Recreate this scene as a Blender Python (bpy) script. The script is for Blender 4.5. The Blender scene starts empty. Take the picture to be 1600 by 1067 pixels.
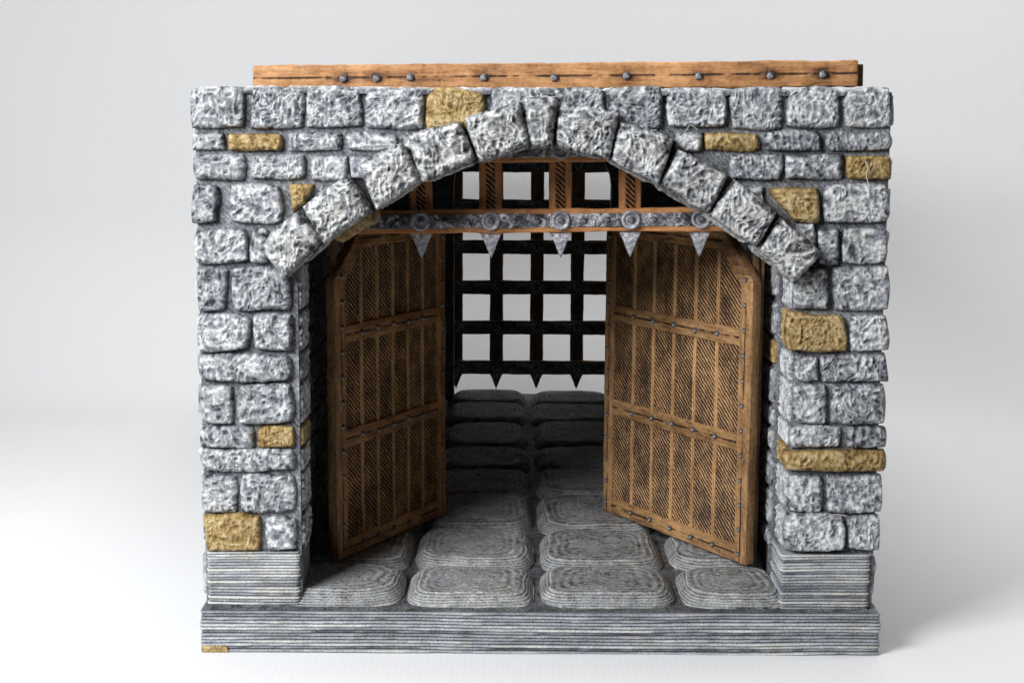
import bpy, bmesh, math, random
import numpy as np
from mathutils import Matrix, Vector
# 1 Blender unit = 1 cm: the model is a hand-painted table-top miniature about 11 cm wide
random.seed(7)
rng = np.random.default_rng(11)
S = bpy.context.scene
S.unit_settings.scale_length = 0.01
COL = S.collection
R = math.radians

# ---------------------------------------------------------------- camera
F, PITCH, ROLL = 2400.0, 8.27, 0.30
CAM = Vector((0.0, -24.0, 8.50))
cd = bpy.data.cameras.new('camera'); cam = bpy.data.objects.new('camera', cd); COL.objects.link(cam)
RM = Matrix.Rotation(R(90 - PITCH), 3, 'X') @ Matrix.Rotation(R(ROLL), 3, 'Z')
cam.matrix_world = Matrix.Translation(CAM) @ RM.to_4x4()
cd.sensor_width = 36.0; cd.lens = F / 1600 * 36; cd.clip_start = 0.5; cd.clip_end = 1000
S.camera = cam

# ---------------------------------------------------------------- light
W = bpy.data.worlds.new('World'); S.world = W; W.use_nodes = True
W.node_tree.nodes['Background'].inputs[0].default_value = (0.93, 0.96, 1.0, 1)
W.node_tree.nodes['Background'].inputs[1].default_value = 0.02

def area(name, loc, target, size, power, col=(1, 1, 1), sy=None):
    l = bpy.data.lights.new(name, 'AREA'); l.size = size; l.energy = power; l.color = col
    if sy: l.shape = 'RECTANGLE'; l.size_y = sy
    o = bpy.data.objects.new(name, l); COL.objects.link(o); o.location = loc
    o.rotation_euler = (Vector(target) - Vector(loc)).to_track_quat('-Z', 'Y').to_euler()
    return o
area('window_light', (-17.5, -17.5, 19), (0, 0, 4.5), 13, 12800, (0.96, 0.98, 1.0))
area('overhead_fill', (0, 7, 42), (0, 5, 0), 28, 9800, (1.0, 0.995, 0.985))  # added fill from above, whitens the paper floor and backdrop
area('backdrop_fill', (26, 7, 22), (13, 20, 2), 14, 2300, (1.0, 1.0, 1.0))  # added unseen fill, lifts the model's shadow on the backdrop's right
S.view_settings.view_transform = 'Standard'; S.view_settings.look = 'None'
S.view_settings.gamma = 1.0; S.view_settings.use_curve_mapping = False
S.view_settings.exposure = 0.0
S.render.engine = 'CYCLES'
S.cycles.max_bounces = 6; S.cycles.diffuse_bounces = 3

# measurements taken off the photograph become points on real planes of the model
def at(px, py, Y=None, Z=None):
    d = RM @ Vector(((px - 800) / F, -(py - 533.5) / F, -1))
    t = ((Y - CAM.y) / d.y) if Y is not None else ((Z - CAM.z) / d.z)
    return CAM + d * t

# ---------------------------------------------------------------- numpy noise
def _hash(ix, iy, iz, seed):
    h = (ix * 374761393 + iy * 668265263 + iz * 2147483647 + seed * 974711) & 0xFFFFFFFF
    h = ((h ^ (h >> 13)) * 1274126177) & 0xFFFFFFFF
    h = ((h ^ (h >> 16)) * 2246822519) & 0xFFFFFFFF
    return ((h ^ (h >> 15)) & 0xFFFF) / 65535.0 * 2 - 1
def noise(p, seed=0):
    p = np.asarray(p, float); i = np.floor(p).astype(np.int64); f = p - i
    u = f * f * f * (f * (f * 6 - 15) + 10); r = 0
    for dx in (0, 1):
        for dy in (0, 1):
            for dz in (0, 1):
                w = (u[:, 0] if dx else 1 - u[:, 0]) * (u[:, 1] if dy else 1 - u[:, 1]) * (u[:, 2] if dz else 1 - u[:, 2])
                r = r + w * _hash(i[:, 0] + dx, i[:, 1] + dy, i[:, 2] + dz, seed)
    return r
def fbm(p, seed=0, o=3):
    r, a, t = 0, 1.0, 0
    for k in range(o):
        r = r + a * noise(p * (2.03 ** k), seed + 17 * k); t += a; a *= 0.5
    return r / t
def sstep(a, b, x):
    t = np.clip((x - a) / (b - a), 0, 1); return t * t * (3 - 2 * t)
def swirl(p, seed=0, k=1.0):
    """relief of a printed, stippled stone: wandering contour ridges with pits; returns value about -1..1"""
    q = p * 2.3 * k
    w = np.stack([fbm(q + 9.1, seed + 3, 2), fbm(q + 31.7, seed + 5, 2), fbm(q - 17.3, seed + 8, 2)], 1)
    s = np.sin(fbm(q * 1.1 + w * 1.1, seed + 21, 2) * 2 * math.pi * 5.5)
    r1 = 1 - 3.2 * np.abs(noise(p * 8.0 * k + w * 1.6, seed + 44))
    r2 = 1 - 3.0 * np.abs(noise(p * 15 * k + w * 2.4, seed + 49))
    m = sstep(-0.2, 0.35, noise(p * 2.3, seed + 61))
    fine = fbm(p * 17, seed + 77, 2)
    return np.clip(s * m * 0.40 + r1 * (0.46 - 0.26 * m) + r2 * 0.42 + fine * 0.85 - 0.02, -1.2, 1.2)

# ---------------------------------------------------------------- mesh builder
class MB:
    def __init__(s): s.v = []; s.f = []; s.m = []; s.sm = []; s.dry = []; s.tint = []; s.n = 0
    def add(s, V, Fc, mat=0, smooth=True, dry=None, tint=0.5):
        V = np.asarray(V, float)
        s.v.append(V); s.f += [tuple(int(i) + s.n for i in f) for f in Fc]
        s.m += [mat] * len(Fc); s.sm += [smooth] * len(Fc)
        s.dry.append(np.full(len(V), 0.0) if dry is None else np.asarray(dry, float))
        s.tint.append(np.full(len(V), tint)); s.n += len(V)
    def build(s, name, mats, parent=None, origin=None):
        V = np.concatenate(s.v)
        org = np.array(origin if origin is not None else (0, 0, 0), float)
        me = bpy.data.meshes.new(name); me.from_pydata((V - org).tolist(), [], s.f)
        if not isinstance(mats, (list, tuple)): mats = [mats]
        for m in mats: me.materials.append(m)
        me.polygons.foreach_set('material_index', s.m); me.polygons.foreach_set('use_smooth', s.sm)
        a = me.attributes.new('dry', 'FLOAT', 'POINT'); a.data.foreach_set('value', np.concatenate(s.dry))
        a = me.attributes.new('tint', 'FLOAT', 'POINT'); a.data.foreach_set('value', np.concatenate(s.tint))
        me.update()
        o = bpy.data.objects.new(name, me); COL.objects.link(o); o.location = org
        if parent is not None: o.parent = parent; o.location = org - np.array(WORLD_LOC[parent])
        WORLD_LOC[o] = tuple(org)
        return o
WORLD_LOC = {}
def empty(name, loc):
    o = bpy.data.objects.new(name, None); COL.objects.link(o); o.location = loc; o.empty_display_size = 0.5
    WORLD_LOC[o] = tuple(loc); return o
def tag(o, label=None, cat=None, group=None, kind=None):
    for k, v in (('label', label), ('category', cat), ('group', group), ('kind', kind)):
        if v: o[k] = v
    return o
def gridfaces(nu, nv, off=0, wrap=False):
    f = []
    for j in range(nv - 1):
        for i in range(nu if wrap else nu - 1):
            i2 = (i + 1) % nu
            f.append((off + j * nu + i, off + j * nu + i2, off + (j + 1) * nu + i2, off + (j + 1) * nu + i))
    return f

def stone(mb, bl, br, tr, tl, n, h=0.12, res=0.0135, r=0.13, rnd=0.22, skirt=0.1, amp=0.020, mat=0, seed=None, side=0.0, bulge=0.03, jit=0.035):
    """a rough printed stone standing proud of the surface through its four corners"""
    seed = random.randrange(9999) if seed is None else seed
    bl, br, tr, tl, n = [np.array(a, float) for a in (bl, br, tr, tl, n)]
    w = (np.linalg.norm(br - bl) + np.linalg.norm(tr - tl)) / 2; hh = (np.linalg.norm(tl - bl) + np.linalg.norm(tr - br)) / 2
    nu, nv = max(8, int(w / res)), max(8, int(hh / res))
    s = np.linspace(-1, 1, nu); t = np.linspace(-1, 1, nv)
    s, t = np.sign(s) * np.abs(s) ** 0.93, np.sign(t) * np.abs(t) ** 0.93
    Sg, Tg = np.meshgrid(s, t); Sg, Tg = Sg.ravel(), Tg.ravel()
    off = np.array([seed * 3.17 % 91, seed * 1.73 % 77, seed * 0.91 % 53])
    x = Sg * np.sqrt(1 - rnd * Tg ** 2 / 1.0 * np.abs(Sg) ** 2); y = Tg * np.sqrt(1 - rnd * Sg ** 2 * np.abs(Tg) ** 2)
    u, v = (x + 1) / 2, (y + 1) / 2
    P = ((1 - u) * (1 - v))[:, None] * bl + (u * (1 - v))[:, None] * br + (u * v)[:, None] * tr + ((1 - u) * v)[:, None] * tl
    e1 = (br - bl) / max(1e-6, np.linalg.norm(br - bl)); e2 = np.cross(n, e1)
    edge = np.maximum(np.abs(Sg), np.abs(Tg)) ** 6
    P = P + (noise(P * 2.6 + off, 5) * jit * edge)[:, None] * e1 + (noise(P * 2.6 - off, 6) * jit * edge)[:, None] * e2
    dx = (1 - np.abs(Sg)) * w / 2; dy = (1 - np.abs(Tg)) * hh / 2
    f = lambda d: np.sqrt(np.clip(1 - (1 - np.clip(d / r, 0, 1)) ** 2, 0, 1))
    prof = np.minimum(f(dx), f(dy)) * 0.55 + f(dx) * f(dy) * 0.45
    sw = swirl(P + off, 0)
    low = fbm(P * 1.3 + off, 91, 2)
    hgt = h * prof + (low * bulge + sw * amp) * (0.35 + 0.65 * prof)
    Q = P + hgt[:, None] * n
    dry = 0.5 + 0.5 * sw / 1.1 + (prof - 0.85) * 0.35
    base = len(Q)
    idx = np.arange(nu * nv).reshape(nv, nu)
    loop = np.concatenate([idx[0, :-1], idx[:-1, -1], idx[-1, ::-1][:-1], idx[::-1, 0][:-1]])
    L = len(loop); rings = []; dr = []
    K = 2 if side < 0.1 else max(3, int(side / 0.035))
    for k in range(1, K + 1):
        c = Q[loop] - n * (side + skirt) * k / K
        if side >= 0.1:
            cen = Q[loop].mean(0); rad = c - cen; rad -= np.outer(rad @ n, n); rad /= np.linalg.norm(rad, axis=1)[:, None] + 1e-9
            sn = swirl(c * np.array([1, 1, 1.6]) + off, 3, 1.2); c = c + rad * (sn * 0.02)[:, None]
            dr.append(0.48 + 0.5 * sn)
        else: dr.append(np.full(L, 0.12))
        rings.append(c)
    faces = gridfaces(nu, nv)
    V = np.concatenate([Q] + rings); D = np.concatenate([dry] + dr)
    prev = loop
    for k in range(K):
        cur = base + k * L + np.arange(L)
        for i in range(L):
            j = (i + 1) % L
            faces.append((cur[i], cur[j], prev[j], prev[i]))
        prev = cur
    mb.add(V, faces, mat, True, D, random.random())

def layered(mb, path, z0, z1, nl, closed=True, step=0.05, amp=0.03, mat=0, inset=None, lid=True):
    """stack of visible print layers following a horizontal path (counter-clockwise seen from above)"""
    pts = [np.array(p, float) for p in path]; P = []; N = []
    m = len(pts) if closed else len(pts) - 1
    for i in range(m):
        a, b = pts[i], pts[(i + 1) % len(pts)]; d = b - a; L = np.linalg.norm(d); k = max(1, int(L / step))
        nn = np.array([d[1], -d[0]]) / L
        for j in range(k): P.append(a + d * j / k); N.append(nn)
    P = np.array(P); N = np.array(N)
    N2 = N + np.roll(N, 1, 0) * 0.5 + np.roll(N, -1, 0) * 0.5; N = N2 / np.linalg.norm(N2, axis=1)[:, None]
    nu = len(P); sub = 4; nv = nl * sub + 1; V = []; D = []
    seed = random.randrange(999)
    for j in range(nv):
        l = min(j // sub, nl - 1); f = (j - l * sub) / sub; z = z0 + (z1 - z0) * j / (nv - 1)
        q = np.stack([P[:, 0] * 1.1, P[:, 1] * 1.1, np.full(nu, l * 7.7)], 1)
        o = noise(q, seed) * 0.7 + noise(q * 5.3, seed + 2) * 0.35 + _hash(l, 3, 1, seed) * 0.6
        bead = math.sin(math.pi * min(1, max(0, f))) ** 0.6 if f > 0 else 0
        off = o * amp * 0.6 + bead * amp * 0.75
        ins = 0 if inset is None else inset((z - z0) / (z1 - z0))
        zw = (noise(np.column_stack([P * 0.55, np.full(nu, z * 1.5)]), seed + 9) * 0.022) if 0 < j < nv - 1 else 0
        V.append(np.column_stack([P + N * (off - ins)[:, None], np.full(nu, z) + zw]))
        D.append(np.clip(0.36 + o * 0.42 + (bead - 0.6) * 0.5, 0, 1))
    fc = gridfaces(nu, nv, 0, True) if closed else gridfaces(nu, nv)
    if lid and closed: fc.append(tuple(range((nv - 1) * nu, nv * nu)))
    mb.add(np.concatenate(V), fc, mat, True, np.concatenate(D), random.random())

def rbox(mb, c, size, r=0.03, res=0.12, jit=0.0, mat=0, M=None, dry=None, tint=0.5, taper=None, seed=0, across=None):
    """rounded box, its surface slightly uneven"""
    h = np.array(size, float) / 2; r = min(r, h.min() * 0.98)
    def ax(a):
        n = max(1, int((2 * (a - r)) / res)); mid = np.linspace(-(a - r), a - r, n + 1)
        return np.concatenate([[-a, -a + r * 0.3], mid, [a - r * 0.3, a]])
    A = [ax(a) for a in h]; Vs = []; Fs = []; n0 = 0
    for d in range(3):
        for sg in (-1, 1):
            i, j = (d + 1) % 3, (d + 2) % 3
            U, Wv = np.meshgrid(A[i], A[j]); p = np.zeros((U.size, 3)); p[:, i] = U.ravel(); p[:, j] = Wv.ravel(); p[:, d] = sg * h[d]
            f = gridfaces(len(A[i]), len(A[j]), n0)
            if sg < 0: f = [x[::-1] for x in f]
            Vs.append(p); Fs += f; n0 += len(p)
    p = np.concatenate(Vs)
    inner = np.clip(p, -(h - r), h - r); dd = p - inner; L = np.linalg.norm(dd, axis=1)[:, None] + 1e-9; nrm = dd / L
    p = inner + nrm * r
    key = np.round(p * 1e5).astype(np.int64); _, first, inv = np.unique(key, axis=0, return_index=True, return_inverse=True)
    inv = inv.ravel(); p = p[first]; nrm = nrm[first]
    Fs2 = []
    for f in Fs:
        g = []; 
        for k in f:
            k = int(inv[k])
            if k not in g: g.append(k)
        if len(g) >= 3: Fs2.append(tuple(g))
    if across is not None: dryv = p[:, across].copy()
    p = p + np.array(c, float)
    if jit: p = p + nrm * (fbm(p * 2.2 + seed, 31, 2) * jit)[:, None] + nrm * (noise(p * 7.7 + seed, 3) * jit * 0.4)[:, None]
    if M is not None:
        Mn = np.array(M); p = p @ Mn[:3, :3].T + Mn[:3, 3]
    mb.add(p, Fs2, mat, True, dryv if across is not None else None, tint)

def prism(mb, poly, y0, y1, mat=0, M=None, bev=0.0, plane='XZ'):
    """closed outline extruded, cap faces triangulated by Blender"""
    bm = bmesh.new()
    vs = [bm.verts.new((p[0], y0, p[1])) for p in poly]; f = bm.faces.new(vs)
    ex = bmesh.ops.extrude_face_region(bm, geom=[f]); bmesh.ops.translate(bm, vec=(0, y1 - y0, 0), verts=[v for v in ex['geom'] if isinstance(v, bmesh.types.BMVert)])
    bmesh.ops.recalc_face_normals(bm, faces=bm.faces)
    if bev:
        bmesh.ops.bevel(bm, geom=list(bm.edges), offset=bev, segments=2, affect='EDGES', profile=0.5)
    bmesh.ops.triangulate(bm, faces=[f for f in bm.faces if len(f.verts) > 4])
    if M is not None: bm.transform(M)
    bm.verts.index_update()
    mb.add([v.co[:] for v in bm.verts], [[v.index for v in f.verts] for f in bm.faces], mat, False)
    bm.free()

def dome(mb, c, r, h, M=None, mat=0, axis=(0, -1, 0), seg=14, ring=5, lump=0.0):
    ax = Vector(axis); Q = ax.to_track_quat('Z', 'Y').to_matrix(); V = []; n = seg
    for j in range(ring + 1):
        a = j / ring * math.pi / 2
        for i in range(seg):
            b = 2 * math.pi * i / seg; k = 1 + lump * math.sin(3 * b + j)
            V.append(Vector(c) + Q @ Vector((r * math.cos(a) * math.cos(b) * k, r * math.cos(a) * math.sin(b) * k, h * math.sin(a))))
    if M is not None: V = [M @ v for v in V]
    mb.add([v[:] for v in V], gridfaces(seg, ring + 1, 0, True), mat, True)

# ---------------------------------------------------------------- materials
class NT:
    def __init__(s, name):
        s.m = bpy.data.materials.new(name); s.m.use_nodes = True; s.t = s.m.node_tree
        s.b = s.t.nodes['Principled BSDF']
    def n(s, typ, inp={}, **kw):
        nd = s.t.nodes.new(typ)
        for k, v in kw.items(): setattr(nd, k, v)
        for k, v in inp.items():
            if hasattr(v, 'is_linked'): s.t.links.new(v, nd.inputs[k])
            else: nd.inputs[k].default_value = v
        return nd
    def l(s, a, b): s.t.links.new(a, b)
    def math(s, op, a, b=0.0, c=0.0, clamp=False):
        nd = s.n('ShaderNodeMath', {0: a, 1: b, 2: c}, operation=op, use_clamp=clamp); return nd.outputs[0]
    def noise(s, vec, scale, detail=3, rough=0.5, dist=0.0):
        return s.n('ShaderNodeTexNoise', {'Vector': vec, 'Scale': scale, 'Detail': detail, 'Roughness': rough, 'Distortion': dist}).outputs['Fac']
    def ramp(s, fac, stops, interp='LINEAR'):
        nd = s.n('ShaderNodeValToRGB', {0: fac}); cr = nd.color_ramp; cr.interpolation = interp
        while len(cr.elements) < len(stops): cr.elements.new(0.5)
        for e, (p, c) in zip(cr.elements, stops): e.position = p; e.color = (*c, 1)
        return nd.outputs[0]
    def coord(s, scale=(1, 1, 1), rot=(0, 0, 0)):
        tc = s.n('ShaderNodeTexCoord').outputs['Object']
        return s.n('ShaderNodeMapping', {'Vector': tc, 'Scale': scale, 'Rotation': rot}).outputs[0]
    def bump(s, h, strength, dist):
        nd = s.n('ShaderNodeBump', {'Height': h, 'Strength': strength, 'Distance': dist}); s.l(nd.outputs[0], s.b.inputs['Normal'])
    def attr(s, name): return s.n('ShaderNodeAttribute', attribute_name=name).outputs['Fac']

def mat_stone(name, dark, mid, light, stops=(0.16, 0.40, 0.60, 0.86), rough=0.62, warm=(0.78, 0.75, 0.66), tintamt=0.10, spec=0.35, pits=0.5, broadk=0.45):
    m = NT(name); co = m.coord()
    dry, tint = m.attr('dry'), m.attr('tint')
    fine = m.noise(co, 24, 4, 0.65, 0.6); broad = m.noise(co, 0.9, 3, 0.55)
    c1 = m.noise(co, 3.4, 1.5, 0.5, 0.9)
    line = m.math('ABSOLUTE', m.math('SINE', m.math('MULTIPLY', c1, 62.0)))          # brush and nozzle squiggles
    pit = m.n('ShaderNodeMapRange', {0: line, 1: 0.0, 2: 0.5, 3: 1.0, 4: 0.0}).outputs[0]
    pm = m.n('ShaderNodeMapRange', {0: m.noise(co, 2.4, 2, 0.5), 1: 0.38, 2: 0.62}).outputs[0]
    pit = m.math('MULTIPLY', pit, pm)
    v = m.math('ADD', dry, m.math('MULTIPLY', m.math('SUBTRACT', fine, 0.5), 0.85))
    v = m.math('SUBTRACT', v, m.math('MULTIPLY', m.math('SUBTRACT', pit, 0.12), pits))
    v = m.math('ADD', v, m.math('MULTIPLY', m.math('SUBTRACT', broad, 0.5), broadk))
    v = m.math('ADD', v, m.math('MULTIPLY', m.math('SUBTRACT', tint, 0.5), tintamt * 2))
    mix = tuple((a + b) / 2 for a, b in zip(mid, light))
    col = m.ramp(v, [(stops[0], dark), (stops[1], tuple(c * 0.75 for c in mid)), (stops[2], mid), ((stops[2] + stops[3]) / 2, mix), (stops[3], light)])
    hue = m.noise(co, 2.3, 2, 0.5)
    warmf = m.math('MULTIPLY', m.n('ShaderNodeMapRange', {0: hue, 1: 0.5, 2: 0.68}).outputs[0], 0.45)
    wm = m.n('ShaderNodeMix', {0: warmf, 6: col, 7: (*warm, 1)}, data_type='RGBA', blend_type='MULTIPLY')
    m.l(wm.outputs[2], m.b.inputs['Base Color'])
    m.b.inputs['Roughness'].default_value = rough; m.b.inputs['Specular IOR Level'].default_value = spec
    ln = m.noise(m.coord((4, 4, 4)), 6, 4, 0.7)
    m.bump(m.math('SUBTRACT', m.math('ADD', m.math('MULTIPLY', fine, 0.8), m.math('MULTIPLY', ln, 0.4)), m.math('MULTIPLY', pit, pits * 0.8)), 0.8, 0.045)
    return m.m
STONE = mat_stone('painted grey stone', (0.055, 0.058, 0.07), (0.36, 0.375, 0.41), (0.88, 0.885, 0.87), tintamt=0.12, stops=(0.0, 0.24, 0.48, 0.94), pits=0.5)
VOUS = mat_stone('painted arch stone', (0.045, 0.046, 0.052), (0.35, 0.355, 0.37), (0.86, 0.86, 0.83), stops=(0.05, 0.29, 0.50, 0.90), tintamt=0.05)
OCHRE = mat_stone('painted ochre stone', (0.13, 0.08, 0.03), (0.42, 0.275, 0.10), (0.68, 0.53, 0.29), warm=(0.9, 0.86, 0.7), rough=0.5, tintamt=0.08, stops=(0.0, 0.22, 0.5, 0.95))
LAYER = mat_stone('painted print layers', (0.13, 0.14, 0.165), (0.42, 0.435, 0.47), (0.76, 0.76, 0.71), stops=(0.0, 0.28, 0.52, 0.9), warm=(0.9, 0.84, 0.7), pits=0.15)
FLAG = mat_stone('painted flagstone', (0.05, 0.052, 0.06), (0.36, 0.365, 0.375), (0.78, 0.77, 0.70), stops=(0.0, 0.26, 0.50, 0.9), warm=(0.88, 0.84, 0.72), rough=0.55, pits=0.3, broadk=0.15, tintamt=0.04)
def mat_mortar(name, base=(0.22, 0.228, 0.25), hi=(0.56, 0.57, 0.59)):
    m = NT(name); co = m.coord()
    w = m.n('ShaderNodeTexWave', {'Vector': m.coord((1, 1, 1), (0, R(45), 0)), 'Scale': 5.0, 'Distortion': 6.0, 'Detail': 3, 'Detail Scale': 2.0}, wave_type='BANDS', bands_direction='X').outputs['Fac']
    f = m.noise(co, 14, 5, 0.7); b = m.noise(co, 1.1, 2)
    v = m.math('ADD', m.math('MULTIPLY', w, 0.13), m.math('MULTIPLY', f, 1.05)); v = m.math('ADD', v, m.math('MULTIPLY', m.math('SUBTRACT', b, 0.5), 0.7))
    m.l(m.ramp(v, [(0.35, tuple(c * 0.28 for c in base)), (0.6, base), (0.92, hi)]), m.b.inputs['Base Color'])
    m.b.inputs['Roughness'].default_value = 0.7; m.bump(v, 0.9, 0.05); return m.m
MORTAR = mat_mortar('painted mortar')
DARKCORE = mat_mortar('dark unpainted core', (0.05, 0.05, 0.055), (0.12, 0.12, 0.13))

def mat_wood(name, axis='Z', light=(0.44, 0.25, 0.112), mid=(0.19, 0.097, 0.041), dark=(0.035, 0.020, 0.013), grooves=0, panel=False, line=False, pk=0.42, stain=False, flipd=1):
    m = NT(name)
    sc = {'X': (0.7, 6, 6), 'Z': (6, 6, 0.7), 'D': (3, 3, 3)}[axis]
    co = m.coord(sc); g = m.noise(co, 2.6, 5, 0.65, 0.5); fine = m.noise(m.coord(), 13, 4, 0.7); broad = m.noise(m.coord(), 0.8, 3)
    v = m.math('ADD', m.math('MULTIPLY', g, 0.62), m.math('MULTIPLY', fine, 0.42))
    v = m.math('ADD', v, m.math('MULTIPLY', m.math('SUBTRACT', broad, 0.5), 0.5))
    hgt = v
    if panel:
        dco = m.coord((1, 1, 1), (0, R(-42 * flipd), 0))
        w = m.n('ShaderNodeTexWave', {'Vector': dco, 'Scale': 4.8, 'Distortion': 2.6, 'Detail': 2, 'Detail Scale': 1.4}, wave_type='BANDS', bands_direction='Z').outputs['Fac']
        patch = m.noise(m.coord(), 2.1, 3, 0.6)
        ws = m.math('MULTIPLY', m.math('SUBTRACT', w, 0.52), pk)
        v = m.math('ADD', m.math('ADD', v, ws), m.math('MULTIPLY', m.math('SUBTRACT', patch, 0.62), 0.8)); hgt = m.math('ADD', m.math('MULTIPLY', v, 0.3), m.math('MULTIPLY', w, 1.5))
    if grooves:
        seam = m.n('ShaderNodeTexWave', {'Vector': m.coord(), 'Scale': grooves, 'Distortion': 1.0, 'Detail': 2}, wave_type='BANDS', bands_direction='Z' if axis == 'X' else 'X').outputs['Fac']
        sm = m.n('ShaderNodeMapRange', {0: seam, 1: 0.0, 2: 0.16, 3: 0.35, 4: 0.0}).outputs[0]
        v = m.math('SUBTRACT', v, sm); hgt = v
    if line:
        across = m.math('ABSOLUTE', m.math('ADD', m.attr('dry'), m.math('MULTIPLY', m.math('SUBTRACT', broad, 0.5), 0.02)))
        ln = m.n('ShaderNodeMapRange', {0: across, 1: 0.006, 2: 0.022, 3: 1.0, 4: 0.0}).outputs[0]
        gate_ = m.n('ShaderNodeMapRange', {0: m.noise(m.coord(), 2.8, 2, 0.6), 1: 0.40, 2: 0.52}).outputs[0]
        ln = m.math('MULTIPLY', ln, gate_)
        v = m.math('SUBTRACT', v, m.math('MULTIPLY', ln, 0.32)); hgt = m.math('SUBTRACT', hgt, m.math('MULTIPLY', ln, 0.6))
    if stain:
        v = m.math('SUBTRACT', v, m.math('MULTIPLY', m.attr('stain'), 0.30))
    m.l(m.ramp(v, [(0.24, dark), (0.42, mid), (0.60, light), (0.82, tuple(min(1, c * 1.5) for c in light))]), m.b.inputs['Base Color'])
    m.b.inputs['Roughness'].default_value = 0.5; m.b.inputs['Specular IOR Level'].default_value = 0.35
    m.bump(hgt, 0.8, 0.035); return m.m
POSTW = mat_wood('dark brown post', 'Z', (0.24, 0.135, 0.065), (0.11, 0.06, 0.03), (0.02, 0.012, 0.009))  # darker brown wood for door posts and backing rail
PANELR = mat_wood('ribbed boards of the right door', 'Z', panel=True, flipd=-1)
WOODX = mat_wood('painted wood, grain across', 'X'); WOODZ = mat_wood('painted wood, grain upright', 'Z')
PANEL = mat_wood('ribbed door boards', 'Z', panel=True)
GWOODX = mat_wood('scored wood, grain across', 'X', line=True); GWOODZ = mat_wood('scored wood, grain upright', 'Z', line=True)
PLANK = mat_wood('orange painted plank', 'X', line=True, stain=True, light=(0.58, 0.30, 0.13), mid=(0.36, 0.165, 0.062), dark=(0.06, 0.03, 0.016))
DWOODX = mat_wood('dark painted wood, grain across', 'X', (0.42, 0.30, 0.20), (0.22, 0.15, 0.10), (0.04, 0.035, 0.03))
DWOODZ = mat_wood('dark painted wood, grain upright', 'Z', (0.42, 0.28, 0.17), (0.22, 0.14, 0.085), (0.04, 0.035, 0.03))
BATTEN = mat_wood('dry-brushed batten', 'Z', (0.60, 0.35, 0.16), (0.36, 0.19, 0.08), (0.06, 0.03, 0.015))
ORANGE = mat_wood('orange wood of the front rails', 'X', light=(0.66, 0.30, 0.12), mid=(0.42, 0.165, 0.055))
SLATW = mat_wood('chiselled upright slat', 'Z', light=(0.64, 0.29, 0.115), mid=(0.42, 0.165, 0.055), panel=False, grooves=0)
HATCH = mat_wood('hatched slat face', 'Z', light=(0.62, 0.28, 0.11), mid=(0.36, 0.14, 0.048), panel=True, pk=0.5)
def mat_metal(name, lo, mid, hi, rough=0.42, k=9):
    m = NT(name); co = m.coord(); f = m.noise(co, k, 5, 0.7, 0.8); b = m.noise(co, 2.2, 2)
    v = m.math('ADD', f, m.math('MULTIPLY', m.math('SUBTRACT', b, 0.5), 0.4))
    m.l(m.ramp(v, [(0.32, lo), (0.5, mid), (0.68, hi)]), m.b.inputs['Base Color'])
    m.b.inputs['Metallic'].default_value = 0.35; m.b.inputs['Roughness'].default_value = rough
    m.bump(f, 0.8, 0.03); return m.m
SILVER = mat_metal('dry-brushed silver paint', (0.012, 0.012, 0.014), (0.17, 0.17, 0.19), (0.88, 0.88, 0.92))
SPIKE = mat_metal('bright silver paint', (0.10, 0.10, 0.12), (0.42, 0.42, 0.46), (0.88, 0.88, 0.92), k=14)
STUD = mat_metal('gunmetal stud paint', (0.02, 0.02, 0.022), (0.11, 0.11, 0.12), (0.48, 0.48, 0.52), 0.32, 14)
DIRON = mat_metal('blackened iron paint', (0.04, 0.04, 0.042), (0.24, 0.24, 0.25), (0.60, 0.60, 0.62), 0.45, 6)
def mat_paper():
    m = NT('matte white backdrop'); co = m.coord()
    w1 = m.n('ShaderNodeTexWave', {'Vector': co, 'Scale': 3.2, 'Distortion': 0.6, 'Detail': 1}, bands_direction='X').outputs['Fac']
    w2 = m.n('ShaderNodeTexWave', {'Vector': co, 'Scale': 3.2, 'Distortion': 0.6, 'Detail': 1}, bands_direction='Y').outputs['Fac']
    h = m.math('ADD', w1, w2); n = m.noise(co, 0.06, 2)
    m.l(m.ramp(n, [(0.3, (0.755, 0.755, 0.76)), (0.7, (0.79, 0.79, 0.795))]), m.b.inputs['Base Color'])
    m.b.inputs['Roughness'].default_value = 0.9; m.b.inputs['Specular IOR Level'].default_value = 0.1
    m.bump(h, 0.05, 0.02); return m.m
PAPER = mat_paper()

# ---------------------------------------------------------------- backdrop: one sheet, floor curving up to a wall
prof = [(-4.5, 0), (-1, 0), (10, 0), (19, 0)]
yb, rad = 19.6, 5.5
prof += [(yb + rad * math.sin(a), rad - rad * math.cos(a)) for a in np.linspace(0, math.pi / 2, 22)]
prof += [(yb + rad, z) for z in (12, 24, 34)]
V = []; xs = np.linspace(-27, 27, 31)
for y, z in prof:
    for x in xs: V.append((x, y, z))
mb = MB(); mb.add(V, gridfaces(len(xs), len(prof)), 0, True)
tag(mb.build('backdrop', PAPER), kind='structure')

# ================================================================ GATEHOUSE
XL, XR = -4.92, 5.84
IL, IR = at(468, 640, Y=0).x, at(1237, 640, Y=0).x
ZT = 8.92
FW = 0.95            # thickness of the front leaf
SLOT = 1.42          # the portcullis slides between FW and SLOT
YB = 19.3            # back of the model
BT = 0.68            # top of the base
TILE = 0.90          # top of the flagstones
PT = at(400, 861, Y=-0.05).z      # top of the plinths
cx = (XL + XR) / 2
gate = empty('castle_gatehouse', (cx, YB / 2, 0))
tag(gate, 'painted grey stone gatehouse miniature with ochre stones, rough arch and two open wooden doors', 'castle model')

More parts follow.
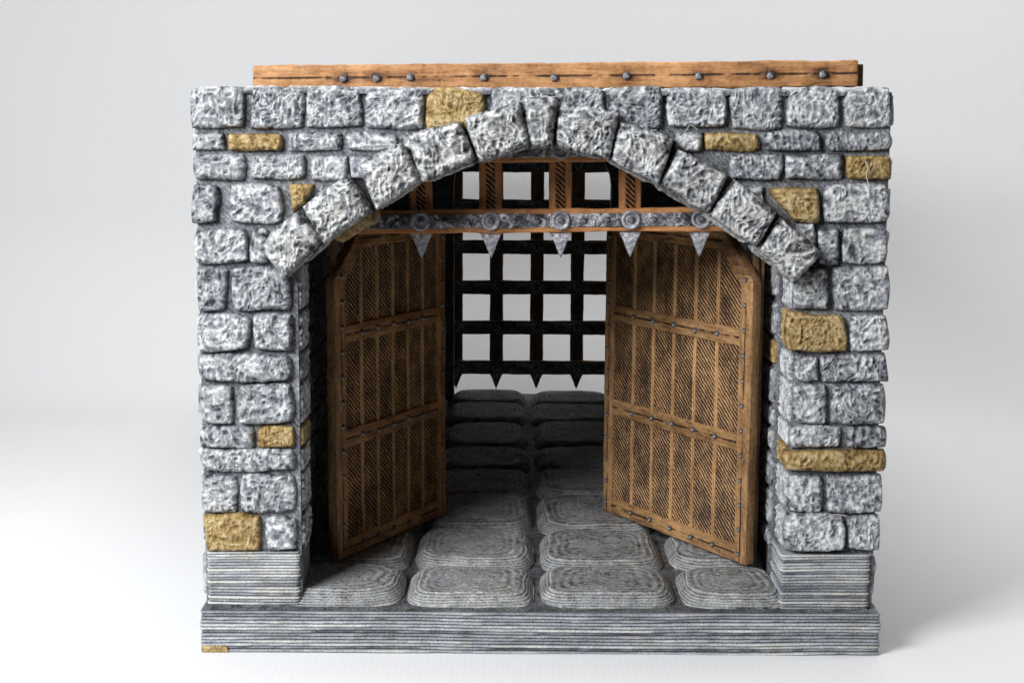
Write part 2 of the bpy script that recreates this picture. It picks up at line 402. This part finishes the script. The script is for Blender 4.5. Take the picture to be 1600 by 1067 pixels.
intr = [(450, 440), (466, 415), (508, 377), (587, 326), (656, 283), (745, 250), (829, 226), (868, 226), (949, 247), (1027, 287), (1105, 332), (1180, 384), (1222, 420), (1239, 440)]
arc = [at(x, y, Y=0) for x, y in intr]
arcpts = [(IL, arc[0].z)] + [(p.x, p.z + 0.03) for p in arc[1:-1]] + [(IR, arc[-1].z)]
def arch_poly(z0, x0=XL, x1=XR, zt=ZT, grow=0.0):
    return [(x0, z0), (x0, zt), (x1, zt), (x1, z0)] + [(IR + grow, z0)] + [(p[0] + (grow if p[0] > 1 else -grow), p[1]) for p in reversed(arcpts)] + [(IL - grow, z0)]

# front wall: mortar body and grey stones in one mesh, ochre stones apart
wall = MB()
prism(wall, arch_poly(BT), 0.0, FW, mat=1)
rows = [
 (137,203,[(300,385),(390,477),(481,566),(570,664),(666,759,'o'),(765,856),(862,947),(950,1034),(1040,1135),(1138,1222),(1227,1313),(1318,1392)]),
 (206,237,[(300,354),(357,444,'o'),(448,535),(539,622),(1055,1097),(1100,1188,'o'),(1191,1283),(1287,1391)]),
 (241,282,[(300,385),(390,480),(484,545),(548,575),(1140,1221),(1225,1316),(1319,1392,'o')]),
 (286,351,[(301,342),(358,444),(452,495,'o'),(1197,1281,'o'),(1284,1389)]),
 (356,411,[(304,389),(393,420),(1277,1311),(1315,1388)]),
 (290,330,[(1160,1193),(498,526)]),
 (348,386,[(1246,1274)]),
 (384,408,[(1286,1309)]),
 (213,238,[(1062,1096),(628,650)]),
 (416,486,[(307,358),(362,455),(1236,1295),(1298,1388)]),
 (489,549,[(308,393),(397,457),(1224,1323,'o'),(1327,1388)]),
 (553,596,[(310,458),(1238,1279),(1281,1386)]),
 (599,662,[(312,367),(370,460),(1238,1292),(1296,1384)]),
 (665,698,[(314,399),(403,464,'o'),(1232,1316),(1320,1382)]),
 (701,736,[(315,462),(1220,1382,'o')]),
 (739,799,[(316,373),(376,464),(1228,1284),(1288,1380)]),
 (802,860,[(318,412,'o'),(415,466),(1226,1319),(1322,1377)]),
]
def front_stone(mbx, x0, y0, x1, y1, ochre, ex=0.0):
    j = lambda: random.uniform(-2.2, 2.2)
    dyr = (x0 - 850) * 0.0052 if True else 0
    c = [at(x0 + j(), y1 + j(), Y=0), at(x1 + j(), y1 + j(), Y=0), at(x1 + j(), y0 + j(), Y=0), at(x0 + j(), y0 + j(), Y=0)]
    c = [(p.x, 0, p.z) for p in c]
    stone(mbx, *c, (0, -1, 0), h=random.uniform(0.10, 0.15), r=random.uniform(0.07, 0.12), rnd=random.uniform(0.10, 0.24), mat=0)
jobs = []
for r_, (y0, y1, cells) in enumerate(rows):
    for c in cells:
        och = len(c) == 3
        if (y0 == 286 and c[0] == 1197):
            mo = MB(); q = [at(*p, Y=0) for p in ((1240, 350), (1281, 352), (1281, 292), (1196, 292))]
            stone(mo, *[(p.x, 0, p.z) for p in q], (0, -1, 0), h=0.16, rnd=0.15); jobs.append(mo); continue
        if y0 == 286 and c[0] == 452:
            mo = MB(); q = [at(*p, Y=0) for p in ((456, 333), (478, 318), (495, 288), (453, 286))]
            stone(mo, *[(p.x, 0, p.z) for p in q], (0, -1, 0), h=0.15, rnd=0.12); jobs.append(mo); continue
        if och:
            mo = MB(); front_stone(mo, c[0], y0, c[1], y1, True); jobs.append(mo)
        else:
            front_stone(wall, c[0], y0, c[1], y1, False)
# inner faces of the opening in the front leaf (both jambs), coursed like the front
def side_course(mbx, X, n, y0, y1, za, zb, **kw):
    c = [(X, y1, za), (X, y0, za), (X, y0, zb), (X, y1, zb)] if n[0] < 0 else [(X, y0, za), (X, y1, za), (X, y1, zb), (X, y0, zb)]
    stone(mbx, *c, n, **kw)
zrow = lambda px, y, Y=0: at(px, y, Y=Y).z
for y0, y1, cells in [r for r in rows if r[0] >= 416]:
    for X, n, px in ((IL, (1, 0, 0), 468), (IR, (-1, 0, 0), 1237)):
        za, zb = zrow(px, y1), zrow(px, y0)
        och = (px > 800 and y0 in (489, 701)) or (px < 800 and y0 == 665)
        if och:
            mo = MB(); side_course(mo, X, n, 0.02, FW - 0.06, za, zb, h=0.05, r=0.06, rnd=0.08, jit=0.012, bulge=0.01); jobs.append(mo)
        else:
            side_course(wall, X, n, 0.02, FW - 0.06, za, zb, h=0.05, r=0.06, rnd=0.08, jit=0.012, bulge=0.01)
# soffit stones under the arch
for k in range(1, len(arcpts) - 2):
    a, b = arcpts[k], arcpts[k + 1]
    d = np.array([b[0] - a[0], 0, b[1] - a[1]]); n = np.array([d[2], 0, -d[0]]); n /= np.linalg.norm(n)
    A = np.array([a[0], 0.25, a[1]]) + d * 0.04; B = np.array([b[0], 0.25, b[1]]) - d * 0.04; yy = np.array([0, FW - 0.3, 0])
    if k == 2:
        mo = MB(); stone(mo, A, B, B + yy, A + yy, n, h=0.20, r=0.14, rnd=0.2); jobs.append(mo)
    else: stone(wall, A, B, B + yy, A + yy, n, h=0.08, r=0.1, rnd=0.15)
wall_o = wall.build('front_wall', [STONE, MORTAR], gate, (cx, FW / 2, BT))
for mo in jobs: mo.build('ochre_stone', OCHRE, wall_o, tuple(np.concatenate(mo.v).mean(0)))

# arch of eleven rough voussoirs
vq = [((405,388),(462,332),(506,376),(448,434)),((473,322),(545,275),(582,330),(508,380)),((561,260),(629,226),(659,281),(590,329)),
      ((638,211),(719,189),(746,250),(659,287)),((726,185),(813,158),(826,228),(748,254)),((817,156),(868,152),(864,230),(829,230)),
      ((876,158),(965,180),(950,252),(870,231)),((972,191),(1053,218),(1027,289),(953,252)),((1062,232),(1137,275),(1106,333),(1030,291)),
      ((1149,281),(1214,334),(1181,385),(1106,338)),((1220,340),(1284,394),(1240,440),(1184,388))]
archm = MB()
ext = [at(*q[0], Y=0) for q in vq] + [at(*vq[-1][1], Y=0)]
ring = [(p.x, p.z) for p in ext] + [(at(*q, Y=0).x, at(*q, Y=0).z) for q in ((1238, 436), (1182, 386), (1105, 334), (1028, 289), (951, 250), (868, 229), (829, 229), (747, 252), (659, 284), (588, 328), (508, 378), (452, 430))]
prism(archm, ring, -0.05, 0.02, 0)
arch_o = archm.build('arch', DARKCORE, gate, (cx, 0, arcpts[0][1]))
for k, q in enumerate(vq):
    m_ = MB(); Yv = -0.27
    tl, tr, br, bl = [at(*p, Y=Yv) for p in q]
    cc = (tl + tr + bl + br) / 4; tl, tr, br, bl = [cc + (p - cc) * 1.035 for p in (tl, tr, br, bl)]
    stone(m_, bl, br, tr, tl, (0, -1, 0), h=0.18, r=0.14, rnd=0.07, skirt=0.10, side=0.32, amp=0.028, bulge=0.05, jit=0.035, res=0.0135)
    m_.build('voussoir', VOUS, arch_o, (bl + tr)[:] and tuple(((bl + tr) / 2)[:]))

# base, plinths
mb = MB(); layered(mb, [(XL - 0.02, -0.30), (XR + 0.05, -0.30), (XR + 0.05, YB + 0.1), (XL - 0.02, YB + 0.1)], 0.0, BT, 13, amp=0.045)
mb.add([(XL, -0.2, 0.001), (XR, -0.2, 0.001), (XR, YB, 0.001), (XL, YB, 0.001)], [(3, 2, 1, 0)], 0, False)
base_o = mb.build('base', LAYER, gate, (cx, YB / 2, 0))
mb = MB(); stone(mb, (XL - 0.03, -0.325, 0.0), (XL + 0.42, -0.325, 0.0), (XL + 0.40, -0.325, 0.12), (XL - 0.03, -0.325, 0.13), (0, -1, 0), h=0.02, r=0.03, amp=0.006, jit=0.02, skirt=0.05, rnd=0.1)
mb.build('ochre_stain', OCHRE, base_o, (XL + 0.2, -0.33, 0.06))
for (a, b) in ((XL + 0.07, IL - 0.06), (IR - 0.07, XR - 0.10)):
    mb = MB(); layered(mb, [(a, -0.055), (b, -0.055), (b, FW - 0.02), (a, FW - 0.02)], BT - 0.01, PT, 19, amp=0.038, step=0.04)
    mb.build('plinth', LAYER, gate, ((a + b) / 2, FW / 2, BT))

# side walls, rear walls, roof of the passage
zc_rows = [zrow(1237, y) for y in (863, 800, 737, 699, 663, 597, 550, 487, 412)] 
for X0, X1, inn, n_in in ((XL + 0.05, IL - 0.18, IL - 0.18, (1, 0, 0)), (IR + 0.0, XR - 0.05, IR + 0.0, (-1, 0, 0))):
    mb = MB()
    prism(mb, [(X0, BT), (X0, ZT - 0.1), (X1, ZT - 0.1), (X1, BT)], SLOT, 18.0, mat=1)
    zz = [TILE + 0.35] + zc_rows + [zrow(1237, 350), zrow(1237, 285)]
    och_list = []
    for k in range(len(zz) - 1):
        y = SLOT + 0.03; first = True
        while y < 17.9:
            w = min(random.uniform(1.0, 1.9), 17.97 - y)
            if w > 0.3:
                rs = 0.03 if y < 4 else 0.07
                if first and n_in[0] < 0 and k == 6:
                    mo = MB(); side_course(mo, inn, n_in, y, y + w - 0.05, zz[k] + .02, zz[k + 1] - .03, h=0.05, r=0.07, res=rs, bulge=0.01, jit=0.02); och_list.append(mo)
                else: side_course(mb, inn, n_in, y, y + w - 0.05, zz[k] + .02, zz[k + 1] - .03, h=0.05, r=0.07, res=rs, bulge=0.01, jit=0.02)
            y += w; first = False
    Xo = X0 if n_in[0] > 0 else X1; n_out = (-n_in[0], 0, 0)
    zz = [BT + 0.05] + zc_rows + [zrow(1237, y) for y in (352, 284, 239, 205, 137)]
    for k in range(len(zz) - 1):
        y = 0.05
        while y < 18.9:
            w = min(random.uniform(1.0, 2.0), 19.0 - y)
            if w > 0.3: side_course(mb, Xo, n_out, y, y + w - 0.05, zz[k] + .02, zz[k + 1] - .03, h=0.13, r=0.12, res=0.07)
            y += w
    prism(mb, [(Xo - 0.04, BT), (Xo - 0.04, ZT - 0.1), (Xo + 0.04, ZT - 0.1), (Xo + 0.04, BT)], 0.02 + FW, SLOT - 0.002, mat=1)
    so = mb.build('side_wall', [STONE, MORTAR], gate, ((X0 + X1) / 2, 9.7, BT))
    for mo in och_list: mo.build('ochre_stone', OCHRE, so, tuple(np.concatenate(mo.v).mean(0)))
mid_x = (IL + IR) / 2
def rear_poly(g=0.0):
    a_ = [(mid_x + (2.15 + g) * math.cos(t), 6.7 + 1.45 * math.sin(t)) for t in np.linspace(0, math.pi, 17)]
    return [(XL + .06, BT), (XL + .06, ZT - .1), (XR - .06, ZT - .1), (XR - .06, BT), (mid_x + 2.15 + g, BT)] + a_ + [(mid_x - 2.15 - g, BT)]
mb = MB(); prism(mb, rear_poly(), 18.02, 18.48, mat=0)
prism(mb, rear_poly(0.05), 18.98, YB, mat=0)
mb.build('rear_wall', MORTAR, gate, (cx, 18.7, BT))
mb = MB(); rbox(mb, (cx, (SLOT + 18.0) / 2, ZT - 0.22), (XR - XL - 0.16, 18.0 - SLOT - 0.01, 0.3), 0.04, 0.5, 0.02)
mb.build('roof', DARKCORE, gate, (cx, 9.7, ZT - 0.2))
# bright rim of rough stone along the top edge of the front wall
mb = MB()
x = XL + 0.05
while x < XR - 0.2:
    w = random.uniform(0.6, 1.0); w = min(w, XR - 0.03 - x)
    stone(mb, (x, -0.08, ZT - 0.012), (x + w - 0.03, -0.08, ZT - 0.012), (x + w - 0.03, FW - 0.06, ZT - 0.012), (x, FW - 0.06, ZT - 0.012), (0, 0, 1), h=0.05, r=0.08, amp=0.014, bulge=0.02, skirt=0.05, rnd=0.1, res=0.03)
    x += w
mb.build('coping', STONE, gate, (cx, FW / 2, ZT))

# floor: bed and flagstones with stepped print layers
mb = MB()
nx, ny = 90, 150
gx, gy = np.meshgrid(np.linspace(XL + 0.1, XR - 0.1, nx), np.linspace(-0.26, YB - 0.05, ny)); P = np.column_stack([gx.ravel(), gy.ravel(), np.zeros(nx * ny)])
P[:, 2] = BT + 0.006 + np.abs(fbm(P * 3, 5)) * 0.03; P[P[:, 1] < -0.2, 2] = BT + 0.004
mb.add(P, gridfaces(nx, ny), 0, True, 0.06 + 0.12 * swirl(P * 1.3, 9))
floor_o = mb.build('floor', FLAG, gate, (cx, YB / 2, BT))
def flagstone(x0, x1, y0, y1, top, res=1.0, clip=None):
    cx_, cy_ = (x0 + x1) / 2, (y0 + y1) / 2; a, b = (x1 - x0) / 2, (y1 - y0) / 2; H = top - BT
    nA, nR = int(230 * res), int(66 * res)
    ph = np.linspace(0, 2 * math.pi, nA, endpoint=False); seed = random.randrange(999)
    e = random.uniform(3.6, 5.5)
    rr = (np.abs(np.cos(ph) / a) ** e + np.abs(np.sin(ph) / b) ** e) ** (-1 / e)
    u = np.linspace(0, 1, nR); rho = 1 - (1 - u) ** 1.0
    rho = 1 - np.abs(1 - u) ** 1.0
    rho = (1 - (u) ** 1.9)                                    # from rim (1) to centre (0)
    RH, PH = np.meshgrid(rho, ph, indexing='ij'); RR = RH * rr[None, :]
    X = cx_ + RR * np.cos(PH); Y = cy_ + RR * np.sin(PH)
    X, Y, RHf = X.ravel(), Y.ravel(), RH.ravel()
    q = np.column_stack([X, Y, np.full(X.size, seed * 1.3)])
    wob = fbm(q * 1.6, seed, 2); q2 = q * 7
    dist = (1 - RHf) * min(a, b)
    prf = np.clip(1 - (1 - np.clip((dist + wob * 0.035) / 0.25, 0, 1)) ** 2.3, 0, 1)
    hh = H * (0.10 + 0.9 * prf) + wob * 0.022
    layer = 0.036; t = hh / layer; fl = np.floor(t); fr = t - fl
    z = layer * (fl + sstep(0.0, 0.30, fr) * 0.8 + 0.2 * fr)
    sw = swirl(q * 1.25, seed); z = z + sw * 0.008 * prf
    z = np.where(RHf > 0.9999, -0.03, z)
    flat = 1 - 0.8 * sstep(0.93, 1.0, prf)
    rim = np.sin((dist + wob * 0.10) * 48) * sstep(0.0, 0.1, dist) * (1 - sstep(0.35, 0.75, dist)) * 0.20
    dry = 0.36 + flat * (0.34 * np.exp(-((fr - 0.30) / 0.16) ** 2) - 0.36 * np.exp(-(np.minimum(fr, 1 - fr) / 0.10) ** 2)) + rim * (1 - flat * 0.8) + sw * 0.17 * prf + fbm(q2, seed, 2) * 0.15
    m_ = MB(); V = np.column_stack([X, Y, BT + z]); fc = [f[::-1] for f in gridfaces(nA, nR, 0, True)]
    fc = [f[::-1] for f in fc]
    m_.add(V, fc, 0, True, dry, random.random())
    return m_.build('flagstone', FLAG, floor_o, (cx_, cy_, BT))
gaps = [at(468, 900, Z=TILE).x - 0.35] + [at(x, 936, Z=BT).x for x in (634, 841, 1060)] + [IR + 0.12]
ys = [878, 822, 768, 729, 694, 656, 628]
yrow = [-0.12] + [at(800, y, Z=TILE).y for y in ys] + [18.93]
print('gaps', gaps, 'rows', yrow)
for j in range(len(yrow) - 1):
    for i in range(4):
        far = j > 2
        jj = lambda s=0.03: random.uniform(-s, s)
        flagstone(gaps[i] + 0.045 + jj(), gaps[i + 1] - 0.045 + jj(), yrow[j] + 0.015, yrow[j + 1] - 0.015, TILE + jj(0.025), 0.6 if far else 1.0)

# ---------------------------------------------------------------- doors
def stud_mesh(r, h, name, mat):
    m_ = MB(); dome(m_, (0, 0, 0), r, h, lump=0.10, seg=10, ring=4)
    o = m_.build(name, mat); me = o.data; bpy.data.objects.remove(o); return me
STUDME = stud_mesh(0.045, 0.05, 'stud', STUD)
def put(name, me, parent, loc, rot=(0, 0, 0), scale=(1, 1, 1)):
    o = bpy.data.objects.new(name, me); COL.objects.link(o); o.parent = parent; o.location = loc; o.rotation_euler = rot; o.scale = scale; return o

def door(near, far, flip, label):
    """local x runs from the hinge (0) to the free edge (L), local -y faces the visitor; z up from the sill"""
    d = Vector((far[0] - near[0], far[1] - near[1], 0)); L = d.length; H = 6.6 - 0.94
    T = 0.10; sw_, rw = 0.33, 0.31; ch = 0.78
    zr = [0, 3.03 - 0.94, 4.84 - 0.94, H]
    yc = (-1 if flip else 1) * (T + 0.10) / 2
    m_ = MB()
    # boards: recessed sheet following the chamfered outline
    prism(m_, [(0.05, 0.05), (L - 0.05, 0.05), (L - 0.05, H - 0.05), (ch, H - 0.05), (0.05, H - ch)], yc - 0.05, yc + 0.05, 0)
    o = m_.build('door', PANELR if flip else PANEL); ang = math.atan2(d.y, d.x)
    if flip: # right-hand door: mirrored so its local x still starts at the hinge
        pass
    o.parent = gate; loc = Vector((near[0], near[1], 0.94)); WORLD_LOC[o] = tuple(loc)
    o.location = loc - Vector(WORLD_LOC[gate]); o.rotation_euler = (0, 0, ang)
    # which side of the leaf the camera sees
    s = 1.0 if flip else -1.0
    fy = s * 0.0
    def piece(name, boxes, mat, across=None):
        q = MB()
        for (c, sz, r_, jt) in boxes: rbox(q, c, sz, r_, 0.09, jt, seed=random.random() * 30, across=across)
        ob = q.build(name, mat); ob.parent = o; ob.location = (0, 0, 0); return ob
    ty = T + 0.10
    piece('stile', [((sw_ / 2, yc, (H - ch) / 2), (sw_, ty, H - ch - 0.01), 0.03, 0.014)], GWOODZ, 0)
    piece('stile', [((L - sw_ / 2 + 0.02, yc, H / 2), (sw_ * 0.9, ty, H), 0.03, 0.014)], GWOODZ, 0)
    for k, z in enumerate(zr):
        zc2 = z + rw / 2 if k == 0 else (z - rw / 2 if k == 3 else z)
        x0 = sw_ - 0.03 if k < 3 else ch + 0.02
        piece('rail', [(((x0 + L - sw_ * 0.9) / 2 + 0.02, yc, zc2), (L - sw_ * 0.9 - x0 + 0.06, ty - 0.012, rw), 0.03, 0.014)], GWOODX, 2)
    q = MB(); ln = math.hypot(ch, ch); M = Matrix.Translation((ch / 2 + 0.10, yc, H - ch / 2 - 0.10)) @ Matrix.Rotation(-math.radians(45), 4, 'Y')
    rbox(q, (0, 0, 0), (ln - 0.01, ty - 0.006, 0.29), 0.03, 0.09, 0.014, M=M); ob = q.build('brace', WOODX); ob.parent = o; ob.location = (0, 0, 0)
    # slats' raised joints
    nb = 6
    for k in range(1, nb):
        x = sw_ + (L - 1.9 * sw_) * k / nb
        zt_ = H - rw if x > ch + 0.1 else H - ch + x - 0.4
        piece('batten', [((x - 0.028, yc, zt_ / 2), (0.032, ty - 0.035, zt_), 0.012, 0.008), ((x + 0.022, yc, zt_ / 2), (0.032, ty - 0.045, zt_), 0.012, 0.008)], BATTEN)
    fs = ty / 2
    for side in (-1, 1):
        yy = yc + side * fs * 0.97; rot = (0, 0, 0) if side < 0 else (0, 0, math.pi)
        z = 0.17; cnt = 0
        visible = (side < 0) if not flip else (side > 0)
        if not visible: continue
        while z < H - 0.1:
            if z < H - ch + 0.15: put('stud', STUDME, o, (sw_ * 0.56, yy, z), rot)
            put('stud', STUDME, o, (L - sw_ * 0.42, yy, z + 0.02), rot)
            z += 0.43
        for k, zq in enumerate(zr[:3]):
            zq = zq + rw / 2 if k == 0 else zq
            for i in range(nb - 1):
                x = sw_ + (L - 1.9 * sw_) * (i + 1.0) / nb - 0.05
                put('stud', STUDME, o, (x, yy, zq + random.uniform(-.02, .02)), rot, (1.15,) * 3)
    if label: o['label'] = label
    return o
nl, fl_ = at(529, 877, Z=0.94), at(697, 801, Z=0.94)
nr, fr_ = at(1164, 884, Z=0.94), at(941, 796, Z=0.94)
print('doors', nl, fl_, nr, fr_)
door(nl, fl_, False, 'left wooden door, in deep shadow')
door(nr, fr_, True, 'right wooden door, brightly lit')
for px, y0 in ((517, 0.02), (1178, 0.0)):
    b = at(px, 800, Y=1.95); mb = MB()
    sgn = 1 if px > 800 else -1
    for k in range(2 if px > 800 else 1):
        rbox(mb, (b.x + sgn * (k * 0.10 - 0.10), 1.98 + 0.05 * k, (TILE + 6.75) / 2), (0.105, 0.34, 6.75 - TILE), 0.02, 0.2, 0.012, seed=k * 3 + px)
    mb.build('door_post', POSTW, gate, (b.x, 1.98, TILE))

# ================================================================ PORTCULLISES
def notch(h): return None
def portcullis(root, xs_, zs, Y, s, wmat_x, wmat_z, hmat, imat, spmat, spike_top, x0, x1, top=None, zmax=None, tilt=0.0, spikes=None):
    T = 0.17
    px0 = xs_[0] - 0.25; px1 = xs_[-1] + 0.25
    zt = zmax
    for x in xs_:
        q = MB(); zb = zs[0] + 0.05; hC = (zt + zb) / 2
        rbox(q, (x, Y, hC), (0.37, T, zt - zb), 0.03, 0.1, 0.012, seed=x)
        o = q.build('slat', wmat_z, root, (x, Y, zs[0]))
        q = MB(); rbox(q, (x, Y - T / 2 - 0.005, hC), (0.15, 0.03, zt - zb - 0.05), 0.01, 0.1, 0.006, seed=x + 3)
        q.build('carved_face', hmat, o, (x, Y, zs[0]))
    for k, z in enumerate(zs):
        q = MB(); rbox(q, ((px0 + px1) / 2, Y - T / 2 - 0.04, z), (px1 - px0, 0.14, 0.385), 0.03, 0.1, 0.016, seed=z)
        o = q.build('rail', wmat_x, root, ((px0 + px1) / 2, Y, z))
        q = MB(); rbox(q, ((px0 + px1) / 2, Y - T / 2 - 0.115, z + 0.005), (px1 - px0 - 0.04, 0.05, 0.225), 0.015, 0.08, 0.012, seed=z + 5)
        o2 = q.build('iron_band', imat, root, ((px0 + px1) / 2, Y, z))
        for i, x in enumerate(xs_):
            put('bolt', BOLTME, o2, (x - (px0 + px1) / 2, -T / 2 - 0.135, 0.005), (0, random.uniform(0, 2), 0), (1, 1, 1) if imat is SILVER else (0.8, 0.6, 0.8))
            if i < len(xs_) - 1:
                for f in (0.335, 0.665):
                    put('rivet', RIVME, o2, (x + s * f - (px0 + px1) / 2, -T / 2 - 0.135, 0.0 + random.uniform(-.015, .015)))
    for x in xs_ if spikes is None else spikes:
        q = MB(); zt_ = zs[0] - 0.19
        prism(q, [(x - 0.185, zt_), (x - 0.11, zt_ - 0.15), (x - 0.045, zt_ - 0.33), (x, zt_ - 0.43), (x + 0.045, zt_ - 0.33), (x + 0.11, zt_ - 0.15), (x + 0.185, zt_)], Y - 0.13, Y + 0.05, 0, bev=0.018)
        q.build('spike', spmat, root, (x, Y, zt_))
def bolt_mesh():
    m_ = MB()
    # washer ring with a nut dome in it
    seg = 24; V = []; rs = [(0.155, 0.02), (0.155, -0.035), (0.145, -0.05), (0.115, -0.05), (0.105, -0.03), (0.085, -0.03)]
    for r, y in rs:
        for i in range(seg):
            a = 2 * math.pi * i / seg; V.append((r * math.cos(a), y, r * math.sin(a)))
    m_.add(V, gridfaces(seg, len(rs), 0, True), 0, True)
    m_.add([(0.09 * math.cos(2 * math.pi * i / seg), -0.03, 0.09 * math.sin(2 * math.pi * i / seg)) for i in range(seg)], [tuple(range(seg))], 0, False)
    dome(m_, (0, -0.03, 0), 0.06, 0.06, lump=0.08, mat=1)
    o = m_.build('bolt', [SPIKE, STUD]); me = o.data; bpy.data.objects.remove(o); return me
BOLTME = bolt_mesh(); RIVME = stud_mesh(0.05, 0.05, 'rivet', STUD)
SP = 1.137
# raised one, in the slot of the front leaf; hangs very slightly askew
Yp = 1.19
zbar = at(877, 345, Y=0.98).z
xc = at(877, 345, Y=0.98).x
ztop = at(877, 116, Y=1.0).z
fp = empty('portcullis', (xc, Yp, zbar - 0.62))
tag(fp, 'raised portcullis of orange wood with silver studded band and spikes under the front arch', 'portcullis', 'portcullises of the gatehouse')
xs_ = [xc + SP * k for k in range(-3, 4)]
portcullis(fp, xs_, [zbar, zbar + SP], Yp, SP, ORANGE, SLATW, HATCH, SILVER, SPIKE, None, 0, 0, zmax=ztop, spikes=xs_[1:-1])
pl, pr = at(398, 116, Y=1.0).x, at(1345, 116, Y=1.0).x
q = MB(); rbox(q, ((pl + pr) / 2, Yp - 0.02, ztop - 0.03), (pr - pl, 0.30, 0.42), 0.035, 0.05, 0.02, seed=4, across=2)
tr_ = q.build('top_rail', PLANK, fp, ((pl + pr) / 2, Yp, ztop))
for px in (540, 592, 645, 760, 870, 983, 1096, 1208, 1290):
    x = at(px, 118, Y=1.0).x
    put('bolt', STUDME, tr_, (x - (pl + pr) / 2, -0.17, -0.05 + random.uniform(-.02, .02)), (0, random.random(), 0), (1.5, 1.3, 1.5))
q = MB(); rbox(q, ((pl + pr) / 2 + 0.13, Yp + 0.20, ztop - 0.05), (pr - pl + 0.06, 0.12, 0.36), 0.02, 0.2, 0.01, seed=9)
q.build('backing_rail', POSTW, fp, ((pl + pr) / 2, Yp + 0.2, ztop))
me = tr_.data; st = np.zeros(len(me.vertices)); vx = np.zeros(len(me.vertices) * 3); me.vertices.foreach_get('co', vx); vx = vx.reshape(-1, 3)
for px, k in ((540, 1), (592, 1.2), (645, .7), (760, .5), (870, .5), (983, .9), (1096, .6), (1208, 1.2), (1290, 1.5)):
    x = at(px, 118, Y=1.0).x - (pl + pr) / 2
    st = np.maximum(st, k * np.exp(-(((vx[:, 0] - x) / 0.20) ** 2 + ((vx[:, 2] + .03) / 0.12) ** 2)))
a = me.attributes.new('stain', 'FLOAT', 'POINT'); a.data.foreach_set('value', st)
fp.rotation_euler = (0, -R(0.78), 0)
# lowered one, closing the far end
Yr = 18.74
zr0 = at(820, 574, Y=18.6).z; xr0 = at(712.5, 500, Y=18.6).x
rp = empty('portcullis', (cx, Yr, TILE + 0.02))
tag(rp, 'lowered dark lattice portcullis closing the far end of the passage', 'portcullis', 'portcullises of the gatehouse')
xs_ = [xr0 + 1.128 * k for k in range(-2, 6)]
portcullis(rp, xs_, [zr0 + 1.128 * k for k in range(6)], Yr, 1.128, DWOODX, DWOODZ, DWOODZ, DIRON, DIRON, None, 0, 0, zmax=zr0 + 1.128 * 5 + 0.9)

# stray strings of plastic left by the printer on the front wall
STR = NT('pale plastic string'); STR.b.inputs['Base Color'].default_value = (0.6, 0.58, 0.5, 1); STR.b.inputs['Roughness'].default_value = 0.35
for pts in (((1352, 252), (1356, 262), (1354, 275), (1358, 292)), ((1090, 203), (1079, 196), (1070, 206), (1062, 203)), ((1296, 600), (1310, 606), (1326, 604)),
            ((478, 153), (492, 160), (506, 158)), ((566, 174), (556, 180), (548, 190)), ((1273, 818), (1290, 808), (1306, 803), (1322, 806)), ((1338, 176), (1334, 188), (1326, 199))):
    q = MB(); P3 = [at(x, y, Y=-0.17 - 0.03 * (k % 2)) for k, (x, y) in enumerate(pts)]
    fine = []
    for k in range(len(P3) - 1):
        a0, a, b, b1 = P3[max(k - 1, 0)], P3[k], P3[k + 1], P3[min(k + 2, len(P3) - 1)]
        for t in np.linspace(0, 1, 6, endpoint=(k == len(P3) - 2)):
            fine.append(0.5 * ((2 * a) + (b - a0) * t + (2 * a0 - 5 * a + 4 * b - b1) * t * t + (3 * a - a0 - 3 * b + b1) * t ** 3))
    V = []
    for c in fine:
        for i in range(5): V.append((c.x + 0.008 * math.cos(i * 1.2566), c.y + 0.008 * math.sin(i * 1.2566), c.z + 0.004 * math.sin(i * 1.2566 + 1)))
    q.add(V, gridfaces(5, len(fine), 0, True)); q.build('plastic_string', STR.m, wall_o, fine[0][:])
